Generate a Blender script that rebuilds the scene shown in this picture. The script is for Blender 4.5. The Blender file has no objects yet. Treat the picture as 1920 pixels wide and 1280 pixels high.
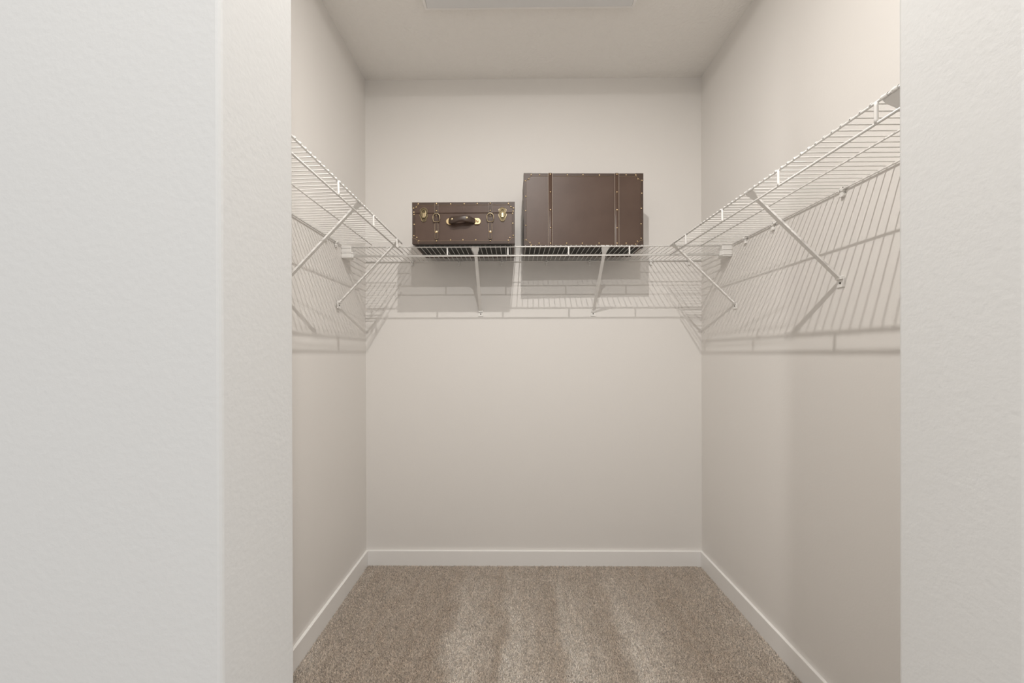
import bpy, bmesh, math, random
from mathutils import Vector, Matrix
random.seed(7)
C = bpy.context.scene.collection
PI = math.pi

# ------------------------------------------------------------------ camera
F, CX, CY = 717.15, 958.3, 664.35            # pixels, in a 1920x1280 frame
YAW, PITCH, ROLL = 0.0092, -0.0013, -0.0023
CAMZ = 1.2315
cd = bpy.data.cameras.new('camera'); cam = bpy.data.objects.new('camera', cd); C.objects.link(cam)
cd.sensor_width = 36.0; cd.lens = F / 1920 * 36.0
cd.shift_x = -(CX - 960) / 1920; cd.shift_y = (CY - 640) / 1920
cd.clip_start = 0.02
def _rot(yaw, pitch, roll):
    cy, sy, cp, sp, cr, sr = math.cos(yaw), math.sin(yaw), math.cos(pitch), math.sin(pitch), math.cos(roll), math.sin(roll)
    Rz = Matrix(((cy, sy, 0), (-sy, cy, 0), (0, 0, 1))); Rx = Matrix(((1, 0, 0), (0, cp, sp), (0, -sp, cp)))
    Ry = Matrix(((cr, 0, sr), (0, 1, 0), (-sr, 0, cr)))
    return Ry @ Rx @ Rz
W2C = _rot(YAW, PITCH, ROLL)                 # rows: right, forward, up
r_, f_, u_ = W2C[0], W2C[1], W2C[2]
M = Matrix(((r_[0], u_[0], -f_[0]), (r_[1], u_[1], -f_[1]), (r_[2], u_[2], -f_[2]))).to_4x4()
M.translation = (0, 0, CAMZ)
cam.matrix_world = M
bpy.context.scene.camera = cam

# ------------------------------------------------------------------ light
sc = bpy.context.scene
sc.view_settings.view_transform = 'Standard'; sc.view_settings.look = 'None'
sc.view_settings.gamma = 1.0; sc.view_settings.use_curve_mapping = False
sc.view_settings.exposure = 0.22
w = bpy.data.worlds.new('hallway_daylight'); sc.world = w; w.use_nodes = True
w.node_tree.nodes['Background'].inputs[0].default_value = (0.96, 0.98, 1.0, 1)
w.node_tree.nodes['Background'].inputs[1].default_value = 0.70
def lamp(name, loc, power, size, col, shape='DISK', rot=(0, 0, 0)):
    d = bpy.data.lights.new(name, 'AREA'); d.shape = shape; d.size = size; d.energy = power; d.color = col
    o = bpy.data.objects.new(name, d); o.location = loc; o.rotation_euler = rot; C.objects.link(o); return o
def bulb(name, loc, power, radius, col):
    d = bpy.data.lights.new(name, 'POINT'); d.energy = power; d.shadow_soft_size = radius; d.color = col
    o = bpy.data.objects.new(name, d); o.location = loc; C.objects.link(o); return o
lamp('closet_downlight', (0.100, 0.753, 2.820), 14.5, 0.026, (1.0, 0.965, 0.92))
bulb('closet_lamp', (0.100, 0.753, 2.820), 5.0, 0.012, (1.0, 0.965, 0.92))
lamp('hallway_downlight', (0.09, -0.17, 2.748), 19.0, 0.030, (1.0, 0.98, 0.95))

# ------------------------------------------------------------------ room numbers
XL, XR, D, CH = -0.8707, 1.0851, 2.2305, 2.834
JL, JR, JN, JF = -0.2672, 0.4567, 0.345, 0.46      # opening: left, right, near and far edge
HS, LD = 1.771, 0.3049                            # shelf height and depth

# ------------------------------------------------------------------ materials
def mat(name, col, rough=0.5, metal=0.0, bump=None, vary=None, coat=0.0, spec=0.5):
    m = bpy.data.materials.new(name); m.use_nodes = True
    nt = m.node_tree; b = nt.nodes['Principled BSDF']
    b.inputs['Base Color'].default_value = (*col, 1); b.inputs['Roughness'].default_value = rough
    b.inputs['Metallic'].default_value = metal; b.inputs['Coat Weight'].default_value = coat
    b.inputs['Specular IOR Level'].default_value = spec
    tc = nt.nodes.new('ShaderNodeTexCoord')
    if bump:
        n = nt.nodes.new('ShaderNodeTexNoise'); n.inputs['Scale'].default_value = bump[0]; n.inputs['Detail'].default_value = bump[3] if len(bump) > 3 else 3
        nt.links.new(tc.outputs['Object'], n.inputs['Vector'])
        if len(bump) > 4: n.inputs['Distortion'].default_value = bump[4]
        bp = nt.nodes.new('ShaderNodeBump'); bp.inputs['Strength'].default_value = bump[1]; bp.inputs['Distance'].default_value = bump[2]
        nt.links.new(n.outputs['Fac'], bp.inputs['Height']); nt.links.new(bp.outputs['Normal'], b.inputs['Normal'])
    if vary:                                      # (scale, second colour, low, high)
        n = nt.nodes.new('ShaderNodeTexNoise'); n.inputs['Scale'].default_value = vary[0]; n.inputs['Detail'].default_value = 4
        nt.links.new(tc.outputs['Object'], n.inputs['Vector'])
        mr = nt.nodes.new('ShaderNodeMapRange'); mr.inputs[1].default_value = vary[2]; mr.inputs[2].default_value = vary[3]
        mx = nt.nodes.new('ShaderNodeMix'); mx.data_type = 'RGBA'
        mx.inputs[6].default_value = (*col, 1); mx.inputs[7].default_value = (*vary[1], 1)
        nt.links.new(n.outputs['Fac'], mr.inputs[0]); nt.links.new(mr.outputs[0], mx.inputs[0]); nt.links.new(mx.outputs[2], b.inputs['Base Color'])
    return m
def lin(r, g, b): return tuple(((c / 255 + 0.055) / 1.055) ** 2.4 if c > 10 else c / 255 / 12.92 for c in (r, g, b))
PAINT = mat('wall_paint', (0.82, 0.79, 0.755), 0.62, bump=(140, 0.25, 0.0008, 2), spec=0.3)
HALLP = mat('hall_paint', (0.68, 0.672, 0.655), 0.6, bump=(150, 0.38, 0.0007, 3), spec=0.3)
CEIL = mat('ceiling_paint', (0.93, 0.905, 0.87), 0.8, bump=(38, 0.9, 0.004, 4, 1.2), spec=0.2)
TRIM = mat('trim_paint', (0.92, 0.90, 0.875), 0.38, bump=(60, 0.05, 0.0005))
HATCH = mat('hatch_paint', (0.78, 0.78, 0.78), 0.5)
WHITE = mat('white_vinyl_coating', (0.86, 0.84, 0.81), 0.30)
PLAST = mat('white_plastic', (0.84, 0.82, 0.79), 0.4)
DARK = mat('dark_screw', (0.10, 0.09, 0.08), 0.4, 0.6)
STEEL = mat('screw_steel', (0.45, 0.43, 0.40), 0.35, 0.9)
LEATH = mat('brown_leather', (0.082, 0.048, 0.034), 0.42, bump=(420, 0.35, 0.0006, 4), vary=(9, (0.098, 0.060, 0.043), 0.35, 0.7), spec=0.42)
LEATH2 = mat('darker_leather', (0.062, 0.036, 0.024), 0.48, bump=(420, 0.3, 0.0005, 4))
GRIPM = mat('handle_leather', (0.050, 0.029, 0.020), 0.38, bump=(300, 0.2, 0.0005, 3))
FELT = mat('charcoal_base_board', (0.028, 0.028, 0.024), 0.7, bump=(700, 0.4, 0.0008))
THREAD = mat('tan_thread', (0.42, 0.30, 0.18), 0.7)
PALETH = mat('pale_thread', (0.62, 0.53, 0.43), 0.7)
BRASS = mat('polished_brass', (0.82, 0.64, 0.38), 0.28, 1.0)
ANTIQ = mat('antique_brass', (0.50, 0.41, 0.26), 0.35, 1.0)
ANTID = mat('antique_brass_dark', (0.12, 0.095, 0.055), 0.45, 0.9)

# ------------------------------------------------------------------ mesh helpers
def new(name, bm, m, parent=None, smooth=False):
    me = bpy.data.meshes.new(name); bm.normal_update(); bm.to_mesh(me); bm.free()
    if m: me.materials.append(m)
    if smooth:
        for p in me.polygons: p.use_smooth = True
    o = bpy.data.objects.new(name, me); C.objects.link(o)
    if parent: o.parent = parent
    return o
def struct(name, bm, m, parent=None):
    o = new(name, bm, m, parent); o['kind'] = 'structure'; return o
def box(bm, a, b, bev=0.0, seg=2):
    vs = [bm.verts.new((x, y, z)) for x in (a[0], b[0]) for y in (a[1], b[1]) for z in (a[2], b[2])]
    fs = [(0, 1, 3, 2), (4, 6, 7, 5), (0, 4, 5, 1), (2, 3, 7, 6), (0, 2, 6, 4), (1, 5, 7, 3)]
    fl = [bm.faces.new([vs[i] for i in f]) for f in fs]
    if bev:
        ed = {e for f in fl for e in f.edges}
        bmesh.ops.bevel(bm, geom=list(ed), offset=bev, segments=seg, affect='EDGES', profile=0.5)
def tube(bm, pts, r, n=8, closed=False, cap=True, sx=1.0, up=None):
    pts = [Vector(p) for p in pts]; rings = []; N = len(pts)
    ref = Vector(up) if up else None
    for i, p in enumerate(pts):
        if closed: t = pts[(i + 1) % N] - pts[i - 1]
        else: t = pts[min(i + 1, N - 1)] - pts[max(i - 1, 0)]
        t.normalize()
        a = ref if ref and abs(ref.dot(t)) < 0.95 else (Vector((0, 0, 1)) if abs(t.z) < 0.9 else Vector((0, 1, 0)))
        u = t.cross(a).normalized(); v = u.cross(t).normalized()
        rr = r[i] if isinstance(r, (list, tuple)) else r
        rings.append([bm.verts.new(p + u * math.cos(2 * PI * k / n) * rr * sx + v * math.sin(2 * PI * k / n) * rr) for k in range(n)])
    for i in range(N if closed else N - 1):
        A, B = rings[i], rings[(i + 1) % N]
        for k in range(n): bm.faces.new((A[k], A[(k + 1) % n], B[(k + 1) % n], B[k]))
    if cap and not closed:
        bm.faces.new(rings[0][::-1]); bm.faces.new(rings[-1])
def prism(bm, poly, y0, y1, bev=0.0):                 # poly in x,z extruded along y
    A = [bm.verts.new((x, y0, z)) for x, z in poly]; B = [bm.verts.new((x, y1, z)) for x, z in poly]
    n = len(poly); fa = bm.faces.new(A); bm.faces.new(B[::-1]); sides = []
    for i in range(n): sides.append(bm.faces.new((A[i], B[i], B[(i + 1) % n], A[(i + 1) % n])))
    bmesh.ops.recalc_face_normals(bm, faces=bm.faces[:])
    if bev: bmesh.ops.bevel(bm, geom=list(fa.edges), offset=bev, segments=1, affect='EDGES')
def dome(bm, c, r, h, n=8, axis='y', s=-1):           # rivet head facing s*axis
    rings = []
    for (rr, hh) in ((1.0, 0.0), (0.86, 0.5), (0.5, 0.86)):
        ring = []
        for k in range(n):
            a = 2 * PI * k / n; x, z = math.cos(a) * r * rr, math.sin(a) * r * rr
            ring.append(bm.verts.new((c[0] + x, c[1] + s * h * hh, c[2] + z) if axis == 'y' else (c[0] + x, c[1] + z, c[2] + s * h * hh)))
        rings.append(ring)
    for A, B in zip(rings, rings[1:]):
        for k in range(n): bm.faces.new((A[k], A[(k + 1) % n], B[(k + 1) % n], B[k]))
    bm.faces.new(rings[-1]); bmesh.ops.recalc_face_normals(bm, faces=bm.faces[:])
def empty(name, loc, label, cat, group=None, rz=0.0):
    o = bpy.data.objects.new(name, None); o.empty_display_size = 0.1; o.location = loc; o.rotation_euler = (0, 0, rz)
    C.objects.link(o); o['label'] = label; o['category'] = cat
    if group: o['group'] = group
    return o
def BM(): return bmesh.new()

# ------------------------------------------------------------------ the room
T = 0.10
bm = BM(); box(bm, (-2.2, -1.6, -0.05), (2.2, D + T, -0.0015)); floor = struct('floor', bm, mat('carpet_backing', (0.50, 0.43, 0.36), 0.95))
bm = BM(); box(bm, (-2.2, -1.6, CH), (2.2, D + T, CH + 0.1)); struct('ceiling', bm, CEIL)
bm = BM(); box(bm, (XL - T, D, -0.05), (XR + T, D + T, CH)); struct('wall_back', bm, PAINT)
bm = BM(); box(bm, (XL - T, JF, -0.05), (XL, D, CH)); struct('wall_left', bm, PAINT)
bm = BM(); box(bm, (XR, JF, -0.05), (XR + T, D, CH)); struct('wall_right', bm, PAINT)
bm = BM(); box(bm, (-2.2, JN, -0.05), (JL, JF, CH), 0.004, 3); struct('wall_front_left', bm, HALLP)
bm = BM(); box(bm, (JR, JN, -0.05), (2.2, JF, CH), 0.004, 3); struct('wall_front_right', bm, HALLP)

def baseboard(name, x0, x1, y0, y1):                  # flat board with an eased top edge
    bm = BM(); box(bm, (x0, y0, -0.006), (x1, y1, 0.089), 0.0022, 2); return struct(name, bm, TRIM)
BT = 0.014
baseboard('baseboard_back', XL, XR, D - BT, D)
baseboard('baseboard_left', XL, XL + BT, JF, D - BT)
baseboard('baseboard_right', XR - BT, XR, JF, D - BT)

# carpet pile: real twisted tufts scattered over the floor
def carpet():
    me = bpy.data.meshes.new('tuft'); bm = BM()
    for s in range(2):
        a0 = s * 2.1; ox = 0.0006 * (s * 2 - 1)
        rings = []
        for (z, r, sh) in ((0, 0.0007, 0), (0.0045, 0.0010, 0.0006), (0.0082, 0.0005, 0.0020)):
            rings.append([bm.verts.new((ox + r * math.cos(a0 + k * 2.094 + z * 250) + sh * math.cos(a0), r * math.sin(a0 + k * 2.094 + z * 250) + sh * math.sin(a0), z)) for k in range(3)])
        for A, B in zip(rings, rings[1:]):
            for k in range(3): bm.faces.new((A[k], A[(k + 1) % 3], B[(k + 1) % 3], B[k]))
        bm.faces.new(rings[-1])
    bm.to_mesh(me); bm.free()
    m = bpy.data.materials.new('carpet_yarn'); m.use_nodes = True; nt = m.node_tree; N = nt.nodes; L = nt.links
    b = N['Principled BSDF']; b.inputs['Roughness'].default_value = 0.9; b.inputs['Specular IOR Level'].default_value = 0.15
    geo = N.new('ShaderNodeNewGeometry'); sep = N.new('ShaderNodeSeparateXYZ'); L.new(geo.outputs['Position'], sep.inputs[0])
    ns = N.new('ShaderNodeTexNoise'); ns.inputs['Scale'].default_value = 5.0; ns.inputs['Detail'].default_value = 4; L.new(geo.outputs['Position'], ns.inputs['Vector'])
    ad = N.new('ShaderNodeMath'); ad.operation = 'MULTIPLY_ADD'; L.new(ns.outputs['Fac'], ad.inputs[0]); ad.inputs[1].default_value = 0.16; L.new(sep.outputs['X'], ad.inputs[2])
    mr = N.new('ShaderNodeMapRange'); mr.inputs[1].default_value = XL + 0.08; mr.inputs[2].default_value = XR + 0.08; L.new(ad.outputs[0], mr.inputs[0])
    cr = N.new('ShaderNodeValToRGB'); L.new(mr.outputs[0], cr.inputs[0]); e = cr.color_ramp.elements
    stops = [(0.0, 0.55), (0.05, 0.30), (0.28, 0.14), (0.315, 0.85), (0.36, 0.70), (0.405, 0.25), (0.43, 0.95), (0.49, 0.60), (0.535, 0.25), (0.56, 0.95), (0.60, 0.62), (0.67, 0.22), (0.695, 0.95), (0.75, 0.60), (0.83, 0.15), (0.95, 0.40), (1.0, 0.6)]
    e[0].position, e[0].color = stops[0][0], (stops[0][1],) * 3 + (1,); e[1].position, e[1].color = 1.0, (0.6, 0.6, 0.6, 1)
    for p, v in stops[1:-1]:
        q = e.new(p); q.color = (v, v, v, 1)
    # vacuum marks fade out towards the back wall
    fd = N.new('ShaderNodeMapRange'); fd.inputs[1].default_value = 2.3; fd.inputs[2].default_value = 1.6; L.new(sep.outputs['Y'], fd.inputs[0])
    mf = N.new('ShaderNodeMix'); mf.data_type = 'FLOAT'; L.new(fd.outputs[0], mf.inputs[0]); mf.inputs[2].default_value = 0.34; L.new(cr.outputs[0], mf.inputs[3])
    n2 = N.new('ShaderNodeTexNoise'); n2.inputs['Scale'].default_value = 22; n2.inputs['Detail'].default_value = 5; mp = N.new('ShaderNodeMapping'); mp.inputs['Scale'].default_value = (1.5, 0.4, 1.0); L.new(geo.outputs['Position'], mp.inputs[0]); L.new(mp.outputs[0], n2.inputs['Vector'])
    s2 = N.new('ShaderNodeMath'); s2.operation = 'MULTIPLY_ADD'; L.new(n2.outputs['Fac'], s2.inputs[0]); s2.inputs[1].default_value = 0.7; s2.inputs[2].default_value = -0.35
    a2 = N.new('ShaderNodeMath'); a2.operation = 'ADD'; a2.use_clamp = True; L.new(mf.outputs[0], a2.inputs[0]); L.new(s2.outputs[0], a2.inputs[1])
    oi = N.new('ShaderNodeObjectInfo')
    mA = N.new('ShaderNodeMix'); mA.data_type = 'RGBA'; L.new(a2.outputs[0], mA.inputs[0]); mA.inputs[6].default_value = (0.64, 0.535, 0.44, 1); mA.inputs[7].default_value = (0.97, 0.91, 0.84, 1)
    hs = N.new('ShaderNodeMapRange'); hs.inputs[3].default_value = 0.52; hs.inputs[4].default_value = 1.32; L.new(oi.outputs['Random'], hs.inputs[0])
    mB = N.new('ShaderNodeVectorMath'); mB.operation = 'SCALE'; L.new(mA.outputs[2], mB.inputs[0]); L.new(hs.outputs[0], mB.inputs['Scale']); L.new(mB.outputs[0], b.inputs['Base Color'])
    me.materials.append(m)
    tuft = bpy.data.objects.new('tuft', me)          # not linked to the scene: used only as the instanced piece
    bm = BM(); v = [bm.verts.new(p) for p in ((XL + BT, JF, -0.0012), (XR - BT, JF, -0.0012), (XR - BT, D - BT, -0.0012), (XL + BT, D - BT, -0.0012))]; bm.faces.new(v)
    v = [bm.verts.new(p) for p in ((JL, 0.0, -0.0012), (JR, 0.0, -0.0012), (JR, JF, -0.0012), (JL, JF, -0.0012))]; bm.faces.new(v)
    o = new('carpet_pile', bm, m, floor); o['kind'] = 'stuff'
    g = bpy.data.node_groups.new('scatter_tufts', 'GeometryNodeTree')
    g.interface.new_socket('Geometry', in_out='INPUT', socket_type='NodeSocketGeometry'); g.interface.new_socket('Geometry', in_out='OUTPUT', socket_type='NodeSocketGeometry')
    gi = g.nodes.new('NodeGroupInput'); go = g.nodes.new('NodeGroupOutput')
    dp = g.nodes.new('GeometryNodeDistributePointsOnFaces'); dp.inputs['Density'].default_value = 110000
    ip = g.nodes.new('GeometryNodeInstanceOnPoints'); ob = g.nodes.new('GeometryNodeObjectInfo'); ob.inputs['Object'].default_value = tuft
    rv = g.nodes.new('FunctionNodeRandomValue'); rv.data_type = 'FLOAT_VECTOR'; rv.inputs[0].default_value = (-0.5, -0.5, 0); rv.inputs[1].default_value = (0.5, 0.5, 6.283)
    rs = g.nodes.new('FunctionNodeRandomValue'); rs.data_type = 'FLOAT'; rs.inputs[2].default_value = 0.6; rs.inputs[3].default_value = 1.0
    g.links.new(gi.outputs[0], dp.inputs[0]); g.links.new(dp.outputs['Points'], ip.inputs['Points']); g.links.new(ob.outputs['Geometry'], ip.inputs['Instance'])
    g.links.new(rv.outputs[0], ip.inputs['Rotation']); g.links.new(rs.outputs[1], ip.inputs['Scale']); g.links.new(ip.outputs[0], go.inputs[0])
    md = o.modifiers.new('pile', 'NODES'); md.node_group = g
carpet()

# panel on the ceiling
t = empty('ceiling_panel', (0.070, 1.752, CH), 'white rectangular panel with bevelled edge standing proud of the closet ceiling', 'ceiling panel')
W2, DP = 0.476, 0.72
bm = BM(); box(bm, (-W2 + 0.012, -DP + 0.012, -0.030), (W2 - 0.012, -0.012, -0.001), 0.002); new('panel', bm, HATCH, t)
bm = BM()
for (a, b_) in (((-W2, -DP), (W2, 0)),):
    top = [(a[0] - 0.012, a[1] - 0.012), (b_[0] + 0.012, a[1] - 0.012), (b_[0] + 0.012, b_[1] + 0.004), (a[0] - 0.012, b_[1] + 0.004)]
    bot = [(a[0], a[1]), (b_[0], a[1]), (b_[0], b_[1]), (a[0], b_[1])]
    inn = [(a[0] + 0.011, a[1] + 0.011), (b_[0] - 0.011, a[1] + 0.011), (b_[0] - 0.011, b_[1] - 0.011), (a[0] + 0.011, b_[1] - 0.011)]
    R0 = [bm.verts.new((x, y, 0.0)) for x, y in top]; R1 = [bm.verts.new((x, y, -0.026)) for x, y in bot]
    R2 = [bm.verts.new((x, y, -0.028)) for x, y in inn]; R3 = [bm.verts.new((x, y, 0.0)) for x, y in inn]
    for A, B in ((R0, R1), (R1, R2), (R2, R3), (R3, R0)):
        for k in range(4): bm.faces.new((A[k], A[(k + 1) % 4], B[(k + 1) % 4], B[k]))
    bmesh.ops.recalc_face_normals(bm, faces=bm.faces[:])
new('edge_trim', bm, TRIM, t)

# ------------------------------------------------------------------ wire shelving
# shelf-local frame: x along the wall, y = 0 at the wall and -LD at the front, z = 0 at the deck rods
RR, RW = 0.0032, 0.0018
WIRE_ME = {}
def wire_mesh():
    if 'w' not in WIRE_ME:
        bm = BM(); z = RR + RW * 0.9
        tube(bm, [(0, -0.004, z - 0.002), (0, -0.008, z), (0, -LD - 0.001, z), (0, -LD - 0.0034, z - 0.0022), (0, -LD - 0.0042, -0.001)], RW, 6)
        me = bpy.data.meshes.new('wire'); bm.to_mesh(me); bm.free(); me.materials.append(WHITE)
        for p in me.polygons: p.use_smooth = True
        WIRE_ME['w'] = me
    return WIRE_ME['w']
def part_copy(src, loc, parent):
    c = src.copy(); C.objects.link(c); c.location = loc; c.parent = parent; return c
def rod(t, name, x0, x1, y, z, r=RR):
    bm = BM(); tube(bm, [(x0, y, z), (x1, y, z)], r, 10); return new(name, bm, WHITE, t, True)
def brace(t, x, drop=0.293):
    """folded steel strap from the front rod down to a foot plate on the wall; flared hook on top"""
    y0, z0 = -LD, -0.004; y1, z1 = -0.010, -drop
    d = Vector((0, y1 - y0, z1 - z0)); L = d.length; d.normalize(); n = Vector((0, d.z, -d.y))     # n points to the front/below
    if n.y > 0: n = -n
    bm = BM()
    prof = [(0.0, 0.018), (0.010, 0.0185), (0.026, 0.0125), (0.040, 0.0085), (0.060, 0.0078), (L, 0.0078)]
    for s in (0.0, 1.0):
        pass
    rows = []
    th = 0.0016; fl = 0.006
    for (l, hw) in prof:
        c = Vector((0, y0, z0)) + d * l
        f = fl if l > 0.03 else 0.002
        row = [c + Vector((-hw, 0, 0)) - n * f, c + Vector((-hw, 0, 0)), c + Vector((hw, 0, 0)), c + Vector((hw, 0, 0)) - n * f,
               c + Vector((hw - th, 0, 0)) - n * f, c + Vector((hw - th, 0, 0)) - n * th, c + Vector((-hw + th, 0, 0)) - n * th, c + Vector((-hw + th, 0, 0)) - n * f]
        rows.append([bm.verts.new(p) for p in row])
    for A, B in zip(rows, rows[1:]):
        for k in range(8): bm.faces.new((A[k], A[(k + 1) % 8], B[(k + 1) % 8], B[k]))
    for rw in (rows[0], rows[-1]):
        bm.faces.new((rw[0], rw[1], rw[6], rw[7])); bm.faces.new((rw[1], rw[2], rw[5], rw[6])); bm.faces.new((rw[2], rw[3], rw[4], rw[5]))
    # hook lip that folds over the front rod
    arc = [(-LD + 0.0050 * math.cos(a), 0.0050 * math.sin(a)) for a in [math.radians(q) for q in (250, 215, 180, 145, 110, 70, 40)]]
    for (hx0, hx1) in ((-0.018, -0.004), (0.004, 0.018)):
        prev = None
        for (yy, zz) in arc:
            cur = [bm.verts.new((hx0, yy, zz)), bm.verts.new((hx1, yy, zz))]
            if prev: bm.faces.new((prev[0], prev[1], cur[1], cur[0]))
            prev = cur
    bmesh.ops.recalc_face_normals(bm, faces=bm.faces[:])
    o = new('support_brace', bm, WHITE, t); o.location = (x, 0, 0)
    md = o.modifiers.new('t', 'SOLIDIFY'); md.thickness = 0.0006
    bm = BM(); box(bm, (-0.0125, -0.012, -drop - 0.003), (0.0125, -0.0005, -drop + 0.008), 0.0015); box(bm, (-0.0145, -0.0040, -drop - 0.028), (0.0145, -0.0004, -drop + 0.002), 0.001)
    fp = new('foot_plate', bm, WHITE, o)
    bm = BM(); dome(bm, (0, -0.0035, -drop - 0.014), 0.0042, 0.002, 10); box(bm, (-0.0028, -0.0060, -drop - 0.0146), (0.0028, -0.0050, -drop - 0.0134)); new('screw', bm, DARK, o)
    return o
CLIP = []
def clip(t, x):
    """moulded plastic wall clip holding the back rod, with its nail"""
    bm = BM()
    box(bm, (-0.006, -0.0100, -0.026), (0.006, -0.0004, -0.003), 0.0018)
    box(bm, (-0.009, -0.0130, -0.0085), (0.009, -0.0004, -0.0025), 0.0018)
    tube(bm, [(-0.007, -0.0062 + 0, 0), (0.007, -0.0062, 0)], 0.0056, 10)
    box(bm, (0.0065, -0.012, -0.004), (0.015, -0.0004, 0.0075), 0.0018)
    o = new('wall_clip', bm, PLAST, t); o.location = (x, 0, 0)
    bm = BM(); dome(bm, (0.0108, -0.012, 0.002), 0.0022, 0.0012, 8); dome(bm, (-0.0005, -0.013, -0.0055), 0.0018, 0.001, 8)
    new('nail', bm, DARK, o)
    return o
def shelf(label, group, loc, rz, length, wires, struts, braces, clips, x0=0.0):
    """deck wires laid over three long rods, a hanging lip rod below the front joined by struts"""
    t = empty('wire_shelf', loc, label, 'shelf', group, rz)
    rod(t, 'front_rod', x0, length, -LD, 0); rod(t, 'lip_rod', x0, length, -LD, -0.0455, 0.0033)
    rod(t, 'middle_rod', x0, length, -LD / 2, -0.001, 0.0026)
    b0_, b1_ = (x0, length - 0.02) if rz > 0 else ((x0 + 0.02, length) if rz < 0 else (x0, length))   # stops short of the end bracket
    rod(t, 'back_rod', b0_, b1_, -0.0062, -0.001, 0.0026)
    me = wire_mesh()
    for x in wires:
        o = bpy.data.objects.new('deck_wire', me); C.objects.link(o); o.location = (x, 0, 0); o.parent = t
    s0 = None
    for x in struts:
        if s0 is None:
            bm = BM(); tube(bm, [(0, -LD - 0.0012, 0.0005), (0, -LD - 0.0018, -0.008), (0, -LD - 0.0018, -0.038), (0, -LD - 0.0012, -0.0460)], 0.0039, 8, sx=1.0)
            s0 = new('strut', bm, WHITE, t, True); s0.location = (x, 0, 0)
        else: part_copy(s0, (x, 0, 0), t)
    b0 = c0 = None
    for x in braces:
        if b0 is None: b0 = brace(t, x)
        else:
            c = part_copy(b0, (x, 0, 0), t)
            for ch in list(b0.children):
                k = ch.copy(); C.objects.link(k); k.parent = c
    for x in clips:
        if c0 is None: c0 = clip(t, x)
        else:
            c = part_copy(c0, (x, 0, 0), t)
            for ch in list(c0.children):
                k = ch.copy(); C.objects.link(k); k.parent = c
    return t
WALLLEN = XR - XL
IN = 0.0254
# back shelf: local x = world x
n = int((WALLLEN - 0.03) / IN)
def wx(px): return (px - 964.9) / (717.15 / 1.93)
first = wx(839.5) - 6 * 2 * IN
wr = []
x = wx(839.5) + IN / 2
while x > XL + 0.012: x -= IN
x += IN
while x < XR - 0.012: wr.append(x); x += IN
st = [wx(839.5) + 0.3048 * k for k in (-1, 0, 1, 2, 3)]
bx = lambda px: (px - 964.9) / 321.5
sb = shelf('white wire shelf across the back wall carrying the two brown suitcases', None, (0, D, HS), 0, XR - 0.004, wr, st,
           [-0.197, 0.457], [bx(p) for p in (773, 861, 941, 1025, 1105, 1219, 1290)], x0=XL + 0.004)
def end_cap(t, x, s):
    bm = BM()
    box(bm, (min(x, x + s * 0.050), -LD - 0.011, -0.055), (max(x, x + s * 0.050), -LD + 0.035, 0.007), 0.003)
    box(bm, (min(x, x + s * 0.060), -LD - 0.008, -0.053), (max(x, x + s * 0.060), -LD + 0.010, -0.025), 0.003)
    return new('end_bracket', bm, PLAST, t)
end_cap(sb, XL, 1); end_cap(sb, XR, -1)
# side shelves: local x runs away from the camera on the left wall (rz = +90deg) and towards it on the right (rz = -90deg)
YE = 1.9205
def side_wires(y_first): 
    out = []; y = y_first
    while y > JF + 0.02: y -= IN
    y += IN
    while y < YE - 0.008: out.append(y); y += IN
    return out
yl = 1.2209; wl = side_wires(yl + IN / 2)
shelf('white wire shelf along the left wall, cut off by the left door jamb', None, (XL, 0, HS + 0.006), PI / 2, YE, wl,
      [yl + 0.3048 * k for k in (-2, -1, 0, 1, 2)], [0.80, 1.395, 1.862], [0.80, 1.40, 1.75, 1.85], x0=JF + 0.01).rotation_euler = (-0.033, 0, PI / 2)
yr = 0.8301; wr_ = side_wires(yr + IN / 2)
shelf('white wire shelf along the right wall, cut off by the right door jamb', None, (XR, 0, HS), -PI / 2, -(JF + 0.01), [-y for y in wr_],
      [-(yr + 0.3048 * k) for k in (-1, 0, 1, 2, 3)], [-0.80, -1.28, -1.89], [-0.72, -1.27, -1.61, -1.80], x0=-YE)

# ------------------------------------------------------------------ suitcases
RIV = {}
def rivet(t, x, z, r=0.0036, y=-0.0012, big=False):
    key = 'big' if big else 'small'
    if key not in RIV:
        bm = BM(); dome(bm, (0, 0, 0), r, r * (0.45 if big else 0.7), 10)
        me = bpy.data.meshes.new('rivet'); bm.to_mesh(me); bm.free(); me.materials.append(BRASS)
        for p in me.polygons: p.use_smooth = True
        RIV[key] = me
    o = bpy.data.objects.new('rivet', RIV[key]); C.objects.link(o); o.location = (x, y, z); o.parent = t
def rrect(x0, z0, x1, z1, r, n=4):
    pts = []
    for cx, cz, a in ((x1 - r, z1 - r, 0), (x0 + r, z1 - r, 90), (x0 + r, z0 + r, 180), (x1 - r, z0 + r, 270)):
        for k in range(n + 1):
            q = math.radians(a + 90 * k / n); pts.append((cx + r * math.cos(q), cz + r * math.sin(q)))
    return pts
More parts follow.
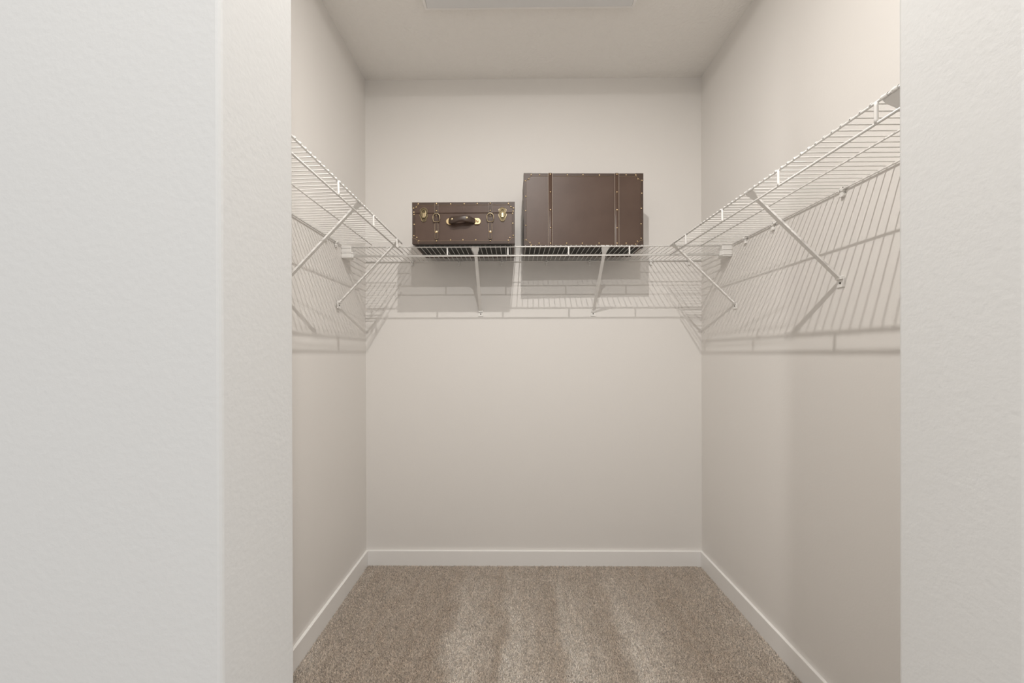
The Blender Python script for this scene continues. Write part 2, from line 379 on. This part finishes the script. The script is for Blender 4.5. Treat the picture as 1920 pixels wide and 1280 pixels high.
def corner_patch(t, w, h, dp, sx, sz, R):
    """leather corner piece folded over the front, the side and the top or bottom"""
    bm = BM(); x = sx * w / 2; z = h if sz > 0 else 0.0
    e = 0.0016
    A = [(x + sx * e, z + sz * e)] + [(x + sx * e - sx * R * math.cos(math.radians(q)) * 1.0, z + sz * e - sz * R * math.sin(math.radians(q)) * 1.0) for q in (0, 20, 38, 52, 70, 90)]
    poly = [(x + sx * e, z + sz * e), (x - sx * R, z + sz * e), (x - sx * R * 0.86, z - sz * R * 0.40), (x - sx * R * 0.66, z - sz * R * 0.66), (x - sx * R * 0.40, z - sz * R * 0.86), (x + sx * e, z - sz * R)]
    prism(bm, poly, -e - 0.0006, 0.001)
    # side flap and top flap, running back from the front edge
    box(bm, (min(x, x + sx * e), -e, min(z - sz * R, z + sz * e)), (max(x, x + sx * e), R * 0.8, max(z - sz * R, z + sz * e)))
    box(bm, (min(x - sx * R, x + sx * e), -e, min(z, z + sz * e)), (max(x - sx * R, x + sx * e), R * 0.8, max(z, z + sz * e)))
    o = new('corner_patch', bm, LEATH2, t)
    bm = BM(); tube(bm, [(a, -e - 0.0008, b_) for a, b_ in poly[1:]], 0.0006, 5); new('patch_piping', bm, THREAD, o)
    return o
def band(bm, path, x0, x1, th):
    """strap: a ribbon following a y,z path with thickness th to its left"""
    P = [Vector((0, y, z)) for y, z in path]; rows = []
    for i, p in enumerate(P):
        tv = (P[min(i + 1, len(P) - 1)] - P[max(i - 1, 0)]).normalized(); nn = Vector((0, tv.z, -tv.y))
        q = p + nn * th
        rows.append([bm.verts.new((x0, p.y, p.z)), bm.verts.new((x0, q.y, q.z)), bm.verts.new((x1, q.y, q.z)), bm.verts.new((x1, p.y, p.z))])
    for A, B in zip(rows, rows[1:]):
        for k in range(4): bm.faces.new((A[k], A[(k + 1) % 4], B[(k + 1) % 4], B[k]))
    bm.faces.new(rows[0]); bm.faces.new(rows[-1][::-1]); bmesh.ops.recalc_face_normals(bm, faces=bm.faces[:])
def edge_frame(t, w, h, bw, dp):
    bm = BM(); e = 0.0012
    for (a, b_) in (((-w / 2, 0), (w / 2, bw)), ((-w / 2, h - bw), (w / 2, h)), ((-w / 2, bw), (-w / 2 + bw, h - bw)), ((w / 2 - bw, bw), (w / 2, h - bw))):
        box(bm, (a[0], -e, a[1]), (b_[0], 0.001, b_[1]), 0.0004, 1)
    # the same binding folded round on the sides, the top and the bottom
    box(bm, (-w / 2 - e, -e, -e), (-w / 2 + 0.001, bw, h + e)); box(bm, (w / 2 - 0.001, -e, -e), (w / 2 + e, bw, h + e))
    box(bm, (-w / 2, -e, h - 0.001), (w / 2, bw, h + e)); box(bm, (-w / 2, -e, -e), (w / 2, bw, 0.001))
    new('edge_binding', bm, LEATH2, t)
    bm = BM(); i = bw + 0.0004; y = -0.0012
    tube(bm, [(-w / 2 + i, y, i), (w / 2 - i, y, i), (w / 2 - i, y, h - i), (-w / 2 + i, y, h - i)], 0.0005, 5, closed=True)
    new('piping', bm, THREAD, t)
def stitches(t, lines, m=PALETH, step=0.0052, ln=0.0030, wd=0.0010, y=-0.0042):
    bm = BM()
    for (x, z0, z1) in lines:
        z = z0
        while z < z1:
            box(bm, (x - wd / 2, y, z), (x + wd / 2, y + 0.0009, z + ln)); z += step
    o = new('stitching', bm, m, t); o['kind'] = 'stuff'; return o

# ---- small suitcase: lies flat, locks and handle to the front
SW, SH, SD = 0.507, 0.2035, 0.290
t = empty('suitcase', (-0.2525, 1.899, HS + 0.0095), 'smaller brown leather suitcase with brass locks, buckled straps and a carry handle', 'suitcase', None, 0.0)
SM = t
u0, v0, ku = 951.5, 800.0, SW / 1673.0
fx = lambda u: (u - u0) * ku
fz = lambda v: (v0 - v) * (SH / 697.0)
zs = fz(283)
bm = BM(); box(bm, (-SW / 2, 0, 0.0), (SW / 2, SD, zs - 0.0011), 0.003); new('body', bm, LEATH, t)
bm = BM(); box(bm, (-SW / 2, 0, zs + 0.0004), (SW / 2, SD, SH), 0.003); box(bm, (-SW / 2 + 0.004, 0.003, zs - 0.003), (SW / 2 - 0.004, SD - 0.003, zs + 0.002)); new('lid', bm, LEATH, t)
bm = BM(); box(bm, (-SW / 2 + 0.012, 0.014, -0.0024), (SW / 2 - 0.012, SD - 0.070, 0.001), 0.001); new('base_panel', bm, FELT, t)
edge_frame(t, SW, SH, 0.0125, SD)
for sx in (-1, 1):
    for sz in (-1, 1): corner_patch(t, SW, SH, SD, sx, sz, 0.030)
for (u, v) in [(210, 125), (743, 128), (965, 126), (1178, 125), (1688, 127), (178, 178), (132, 196), (1730, 182), (1772, 204), (138, 265), (141, 305), (143, 472), (138, 665),
               (1765, 256), (1757, 295), (1760, 462), (1766, 668), (185, 694), (217, 750), (1711, 706), (1685, 752), (740, 740), (942, 740), (1153, 740)]:
    rivet(t, fx(u), fz(v), y=-0.0020)
def small_strap(uc):
    x = fx(uc); hw = 0.0098
    s = None
    bm = BM()
    path = [(SD, SH + 0.0012), (0.004, SH + 0.0012), (-0.0008, SH - 0.001), (-0.0014, SH - 0.006), (-0.0014, 0.006), (-0.0008, 0.001), (0.004, -0.0012), (SD, -0.0012)]
    band(bm, path, x - hw, x + hw, -0.0020)
    s = new('strap', bm, LEATH2, t)
    # tongue below the buckle, with a rounded tip and a pale edge
    z0, z1 = fz(733), fz(400); r = 0.0085
    poly = [(x + r, z1), (x - r, z1)] + [(x - r * math.cos(a), z0 + r - r * math.sin(a)) for a in [PI * k / 10 for k in range(0, 11)]]
    bm = BM(); prism(bm, poly, -0.0058, -0.0030, 0.0006); new('tongue', bm, LEATH2, s)
    bm = BM(); tube(bm, [(x - r + 0.001, -0.006, fz(455))] + [(x - (r - 0.001) * math.cos(a), -0.006, z0 + r - (r - 0.001) * math.sin(a)) for a in [PI * k / 10 for k in range(0, 11)]] + [(x + r - 0.001, -0.006, fz(455))], 0.0006, 5)
    new('tongue_edge', bm, THREAD, s)
    stitches(s, [(x - hw + 0.0014, fz(275), SH - 0.004), (x + hw - 0.0014, fz(275), SH - 0.004), (x - hw + 0.0006, fz(600), fz(460)), (x + hw - 0.0006, fz(600), fz(460))])
    # D shaped buckle with a prong
    bm = BM(); pts = []
    W_, zb, zt = 0.0165, fz(432), fz(292)
    for k in range(11):
        a = PI * k / 10; pts.append((x + W_ * math.cos(a), -0.0075, zt - 0.018 + 0.018 * math.sin(a)))
    pts += [(x - W_ * 1.04, -0.0075, (zt + zb) / 2 - 0.006), (x - W_ * 0.86, -0.0075, zb + 0.002), (x - W_ * 0.62, -0.0065, zb), (x + W_ * 0.62, -0.0065, zb), (x + W_ * 0.86, -0.0075, zb + 0.002), (x + W_ * 1.04, -0.0075, (zt + zb) / 2 - 0.006)]
    tube(bm, pts, 0.0021, 8, closed=True)
    bk = new('buckle', bm, ANTIQ, t, True)
    bm = BM(); tube(bm, [(x, -0.0085, zt - 0.001), (x, -0.0092, (zt + zb) / 2 + 0.006), (x, -0.0075, (zt + zb) / 2)], 0.0013, 6); new('prong', bm, ANTIQ, bk, True)
    bm = BM(); band(bm, [(-0.003, fz(345)), (-0.0068, fz(360)), (-0.0085, fz(390)), (-0.0085, fz(425)), (-0.0066, fz(450)), (-0.003, fz(460))], x - 0.0095, x + 0.0095, -0.002); new('keeper_loop', bm, LEATH2, bk)
    for (v, b_) in ((122, 0), (245, 0), (484, 0), (756, 0)): rivet(t, x, fz(v), y=-0.0036)
    rivet(t, x, fz(605), 0.0068, -0.0058, True)
small_strap(510); small_strap(1392)
def latch(uc):
    x = fx(uc)
    top = [(x + a * ku, fz(v)) for a, v in ((-62, 228), (-30, 200), (-8, 192), (8, 192), (34, 204), (62, 230), (56, 262), (56, 282), (-56, 282), (-56, 262))]
    low = [(x + a * ku, fz(v)) for a, v in ((-56, 288), (56, 288), (66, 315), (58, 345), (44, 372), (36, 405), (16, 428), (-16, 428), (-36, 405), (-44, 372), (-58, 345), (-66, 315))]
    bm = BM(); prism(bm, top, -0.0026, -0.0002); prism(bm, low, -0.0026, -0.0002)
    o = new('latch', bm, ANTID, t)
    bm = BM()
    for pl in (top, low): tube(bm, [(a, -0.0028, b_) for a, b_ in pl], 0.0012, 6, closed=True)
    new('rim', bm, ANTIQ, o)
    bm = BM()
    tube(bm, [(x + a * ku, -0.0062, fz(v)) for a, v in ((-30, 345), (-32, 260), (-22, 236), (0, 228), (22, 236), (32, 260), (30, 345))], 0.0013, 7)
    box(bm, (x - 0.0055, -0.0082, fz(345)), (x + 0.0055, -0.003, fz(285)), 0.0012)
    box(bm, (x - 0.0065, -0.0100, fz(368)), (x + 0.0065, -0.004, fz(340)), 0.0015)
    new('hasp', bm, ANTIQ, o)
    bm = BM()
    for a, v in ((-48, 250), (48, 250), (-52, 310), (52, 310), (0, 400)): dome(bm, (x + a * ku, -0.0026, fz(v)), 0.0021, 0.0012, 8)
    new('screw', bm, DARK, o)
latch(302); latch(1592)
# handle: leather grip bowed out from two brass plates
bm = BM(); path = []
zc = fz(428)
st_ = [(712, 430, 0.004, 0.0105), (735, 425, 0.016, 0.0120), (770, 430, 0.024, 0.0155), (830, 428, 0.030, 0.0150), (900, 415, 0.032, 0.0125), (960, 408, 0.031, 0.0130), (1015, 412, 0.028, 0.0148), (1060, 416, 0.022, 0.0145), (1085, 418, 0.016, 0.0125), (1115, 422, 0.008, 0.0115), (1150, 425, 0.004, 0.0110)]
rings = []
for i, (u, v, out, hw) in enumerate(st_):
    c = Vector((fx(u), -out, fz(v)))
    a = st_[max(i - 1, 0)]; b_ = st_[min(i + 1, len(st_) - 1)]
    tv = Vector((fx(b_[0]) - fx(a[0]), -(b_[2] - a[2]), 0)).normalized(); nn = Vector((tv.y, -tv.x, 0))
    if nn.y > 0: nn = -nn
    ring = []
    for k in range(14):
        q = 2 * PI * k / 14; s_ = 0.0052 if 1 < i < 9 else 0.0028
        ring.append(bm.verts.new(c + nn * math.sin(q) * s_ + Vector((0, 0, 1.12 * hw * math.copysign(abs(math.cos(q)) ** 0.7, math.cos(q))))))
    rings.append(ring)
for A, B in zip(rings, rings[1:]):
    for k in range(14): bm.faces.new((A[k], A[(k + 1) % 14], B[(k + 1) % 14], B[k]))
bm.faces.new(rings[0][::-1]); bm.faces.new(rings[-1]); bmesh.ops.recalc_face_normals(bm, faces=bm.faces[:])
handle = new('handle', bm, GRIPM, t, True)
def dplate(u0_, u1_, round_left):
    x0, x1 = fx(u0_), fx(u1_); z0, z1 = fz(482), fz(374); r = (z1 - z0) / 2
    if round_left:
        poly = [(x1, z0), (x1, z1)] + [(x0 + r - r * math.sin(a), (z0 + z1) / 2 + r * math.cos(a)) for a in [PI * k / 10 for k in range(11)]]
    else:
        poly = [(x0, z1), (x0, z0)] + [(x1 - r * 0.9 + r * 0.9 * math.sin(a), (z0 + z1) / 2 - r * math.cos(a)) for a in [PI * k / 10 for k in range(11)]]
    bm = BM(); prism(bm, poly, -0.0065, 0.0, 0.001); return new('mounting_plate', bm, BRASS, handle)
dplate(668, 745, True); dplate(1136, 1236, False)
bm = BM(); dome(bm, (fx(1182), -0.0065, fz(428)), 0.0075, 0.003, 14); dome(bm, (fx(1182), -0.009, fz(428)), 0.004, 0.002, 12); new('boss', bm, BRASS, handle, True)
for (u, v, y) in ((778, 418, -0.0300), (1018, 402, -0.0335)):
    bm = BM(); dome(bm, (fx(u), y, fz(v)), 0.0058, 0.0022, 12); new('handle_rivet', bm, ANTIQ, handle, True)

# ---- large suitcase: stands on its side, lid face to the front
LW, LH, LDp = 0.613, 0.377, 0.205
t = empty('suitcase', (0.3565, 1.972, HS + 0.0095), 'larger brown leather suitcase standing on its side, two stitched bands, no handle showing', 'suitcase', None, math.radians(1.0))
BG = t
gk = LW / 1509.0
gx = lambda u: (u - 862.5) * gk
gz = lambda v: LH - (v - 117) * gk
bm = BM(); box(bm, (-LW / 2, 0, 0), (LW / 2, 0.050, LH), 0.003); new('lid', bm, LEATH, t)
bm = BM(); box(bm, (-LW / 2, 0.0515, 0), (LW / 2, LDp, LH), 0.003); box(bm, (-LW / 2 + 0.004, 0.045, 0.004), (LW / 2 - 0.004, 0.055, LH - 0.004)); new('body', bm, LEATH, t)
bm = BM(); box(bm, (-LW / 2 + 0.012, 0.012, -0.0024), (LW / 2 - 0.014, LDp - 0.055, 0.001), 0.001); new('base_panel', bm, FELT, t)
edge_frame(t, LW, LH, 0.0130, LDp)
for sx in (-1, 1):
    for sz in (-1, 1): corner_patch(t, LW, LH, LDp, sx, sz, 0.038)
for (u, v) in [(200, 133), (306, 133), (656, 133), (855, 131), (1063, 136), (1402, 132), (1524, 134), (170, 186), (128, 210), (1552, 184), (1602, 202),
               (130, 405), (128, 586), (130, 773), (133, 955), (182, 988), (1600, 365), (1594, 556), (1591, 752), (1591, 935), (1543, 972), (200, 1023), (1520, 1010)]:
    rivet(t, gx(u), gz(v), y=-0.0020)
for u in (296, 647, 845, 1057, 1400): rivet(t, gx(u), 0.0095 + 0.010, y=-0.0020)
for uc, hw in ((440, 0.0125), (1282, 0.0125)):
    x = gx(uc); bm = BM()
    path = [(LDp, LH + 0.001), (0.012, LH + 0.0012), (0.004, LH + 0.0024), (-0.0012, LH + 0.0010), (-0.0018, LH - 0.006), (-0.0018, 0.006), (-0.0008, 0.0006), (0.006, -0.0008), (LDp, -0.0008)]
    band(bm, path, x - hw, x + hw, -0.0026)
    s = new('strap', bm, LEATH, t)
    bm = BM(); n_ = 7                                  # padded raised middle of the strap
    prof = [(x - hw * 0.72 + 2 * hw * 0.72 * k / n_, -0.0042 - 0.0018 * math.sin(PI * k / n_)) for k in range(n_ + 1)]
    rowb = [bm.verts.new((a, b_, 0.004)) for a, b_ in prof]; rowt = [bm.verts.new((a, b_, LH + 0.001)) for a, b_ in prof]; rowk = [bm.verts.new((a, 0.012, LH + 0.0038 + (-b_ - 0.0040))) for a, b_ in prof]
    for k in range(n_): bm.faces.new((rowb[k], rowb[k + 1], rowt[k + 1], rowt[k])); bm.faces.new((rowt[k], rowt[k + 1], rowk[k + 1], rowk[k]))
    new('padding', bm, LEATH, s, True)
    stitches(s, [(x - hw + 0.0017, 0.006, LH - 0.004), (x + hw - 0.0017, 0.006, LH - 0.004)], step=0.0062, ln=0.0040, wd=0.0017, y=-0.0052)
    for v in (131, 354, 579, 804): rivet(t, x, gz(v), y=-0.0068)
    rivet(t, x, 0.018, y=-0.0068)
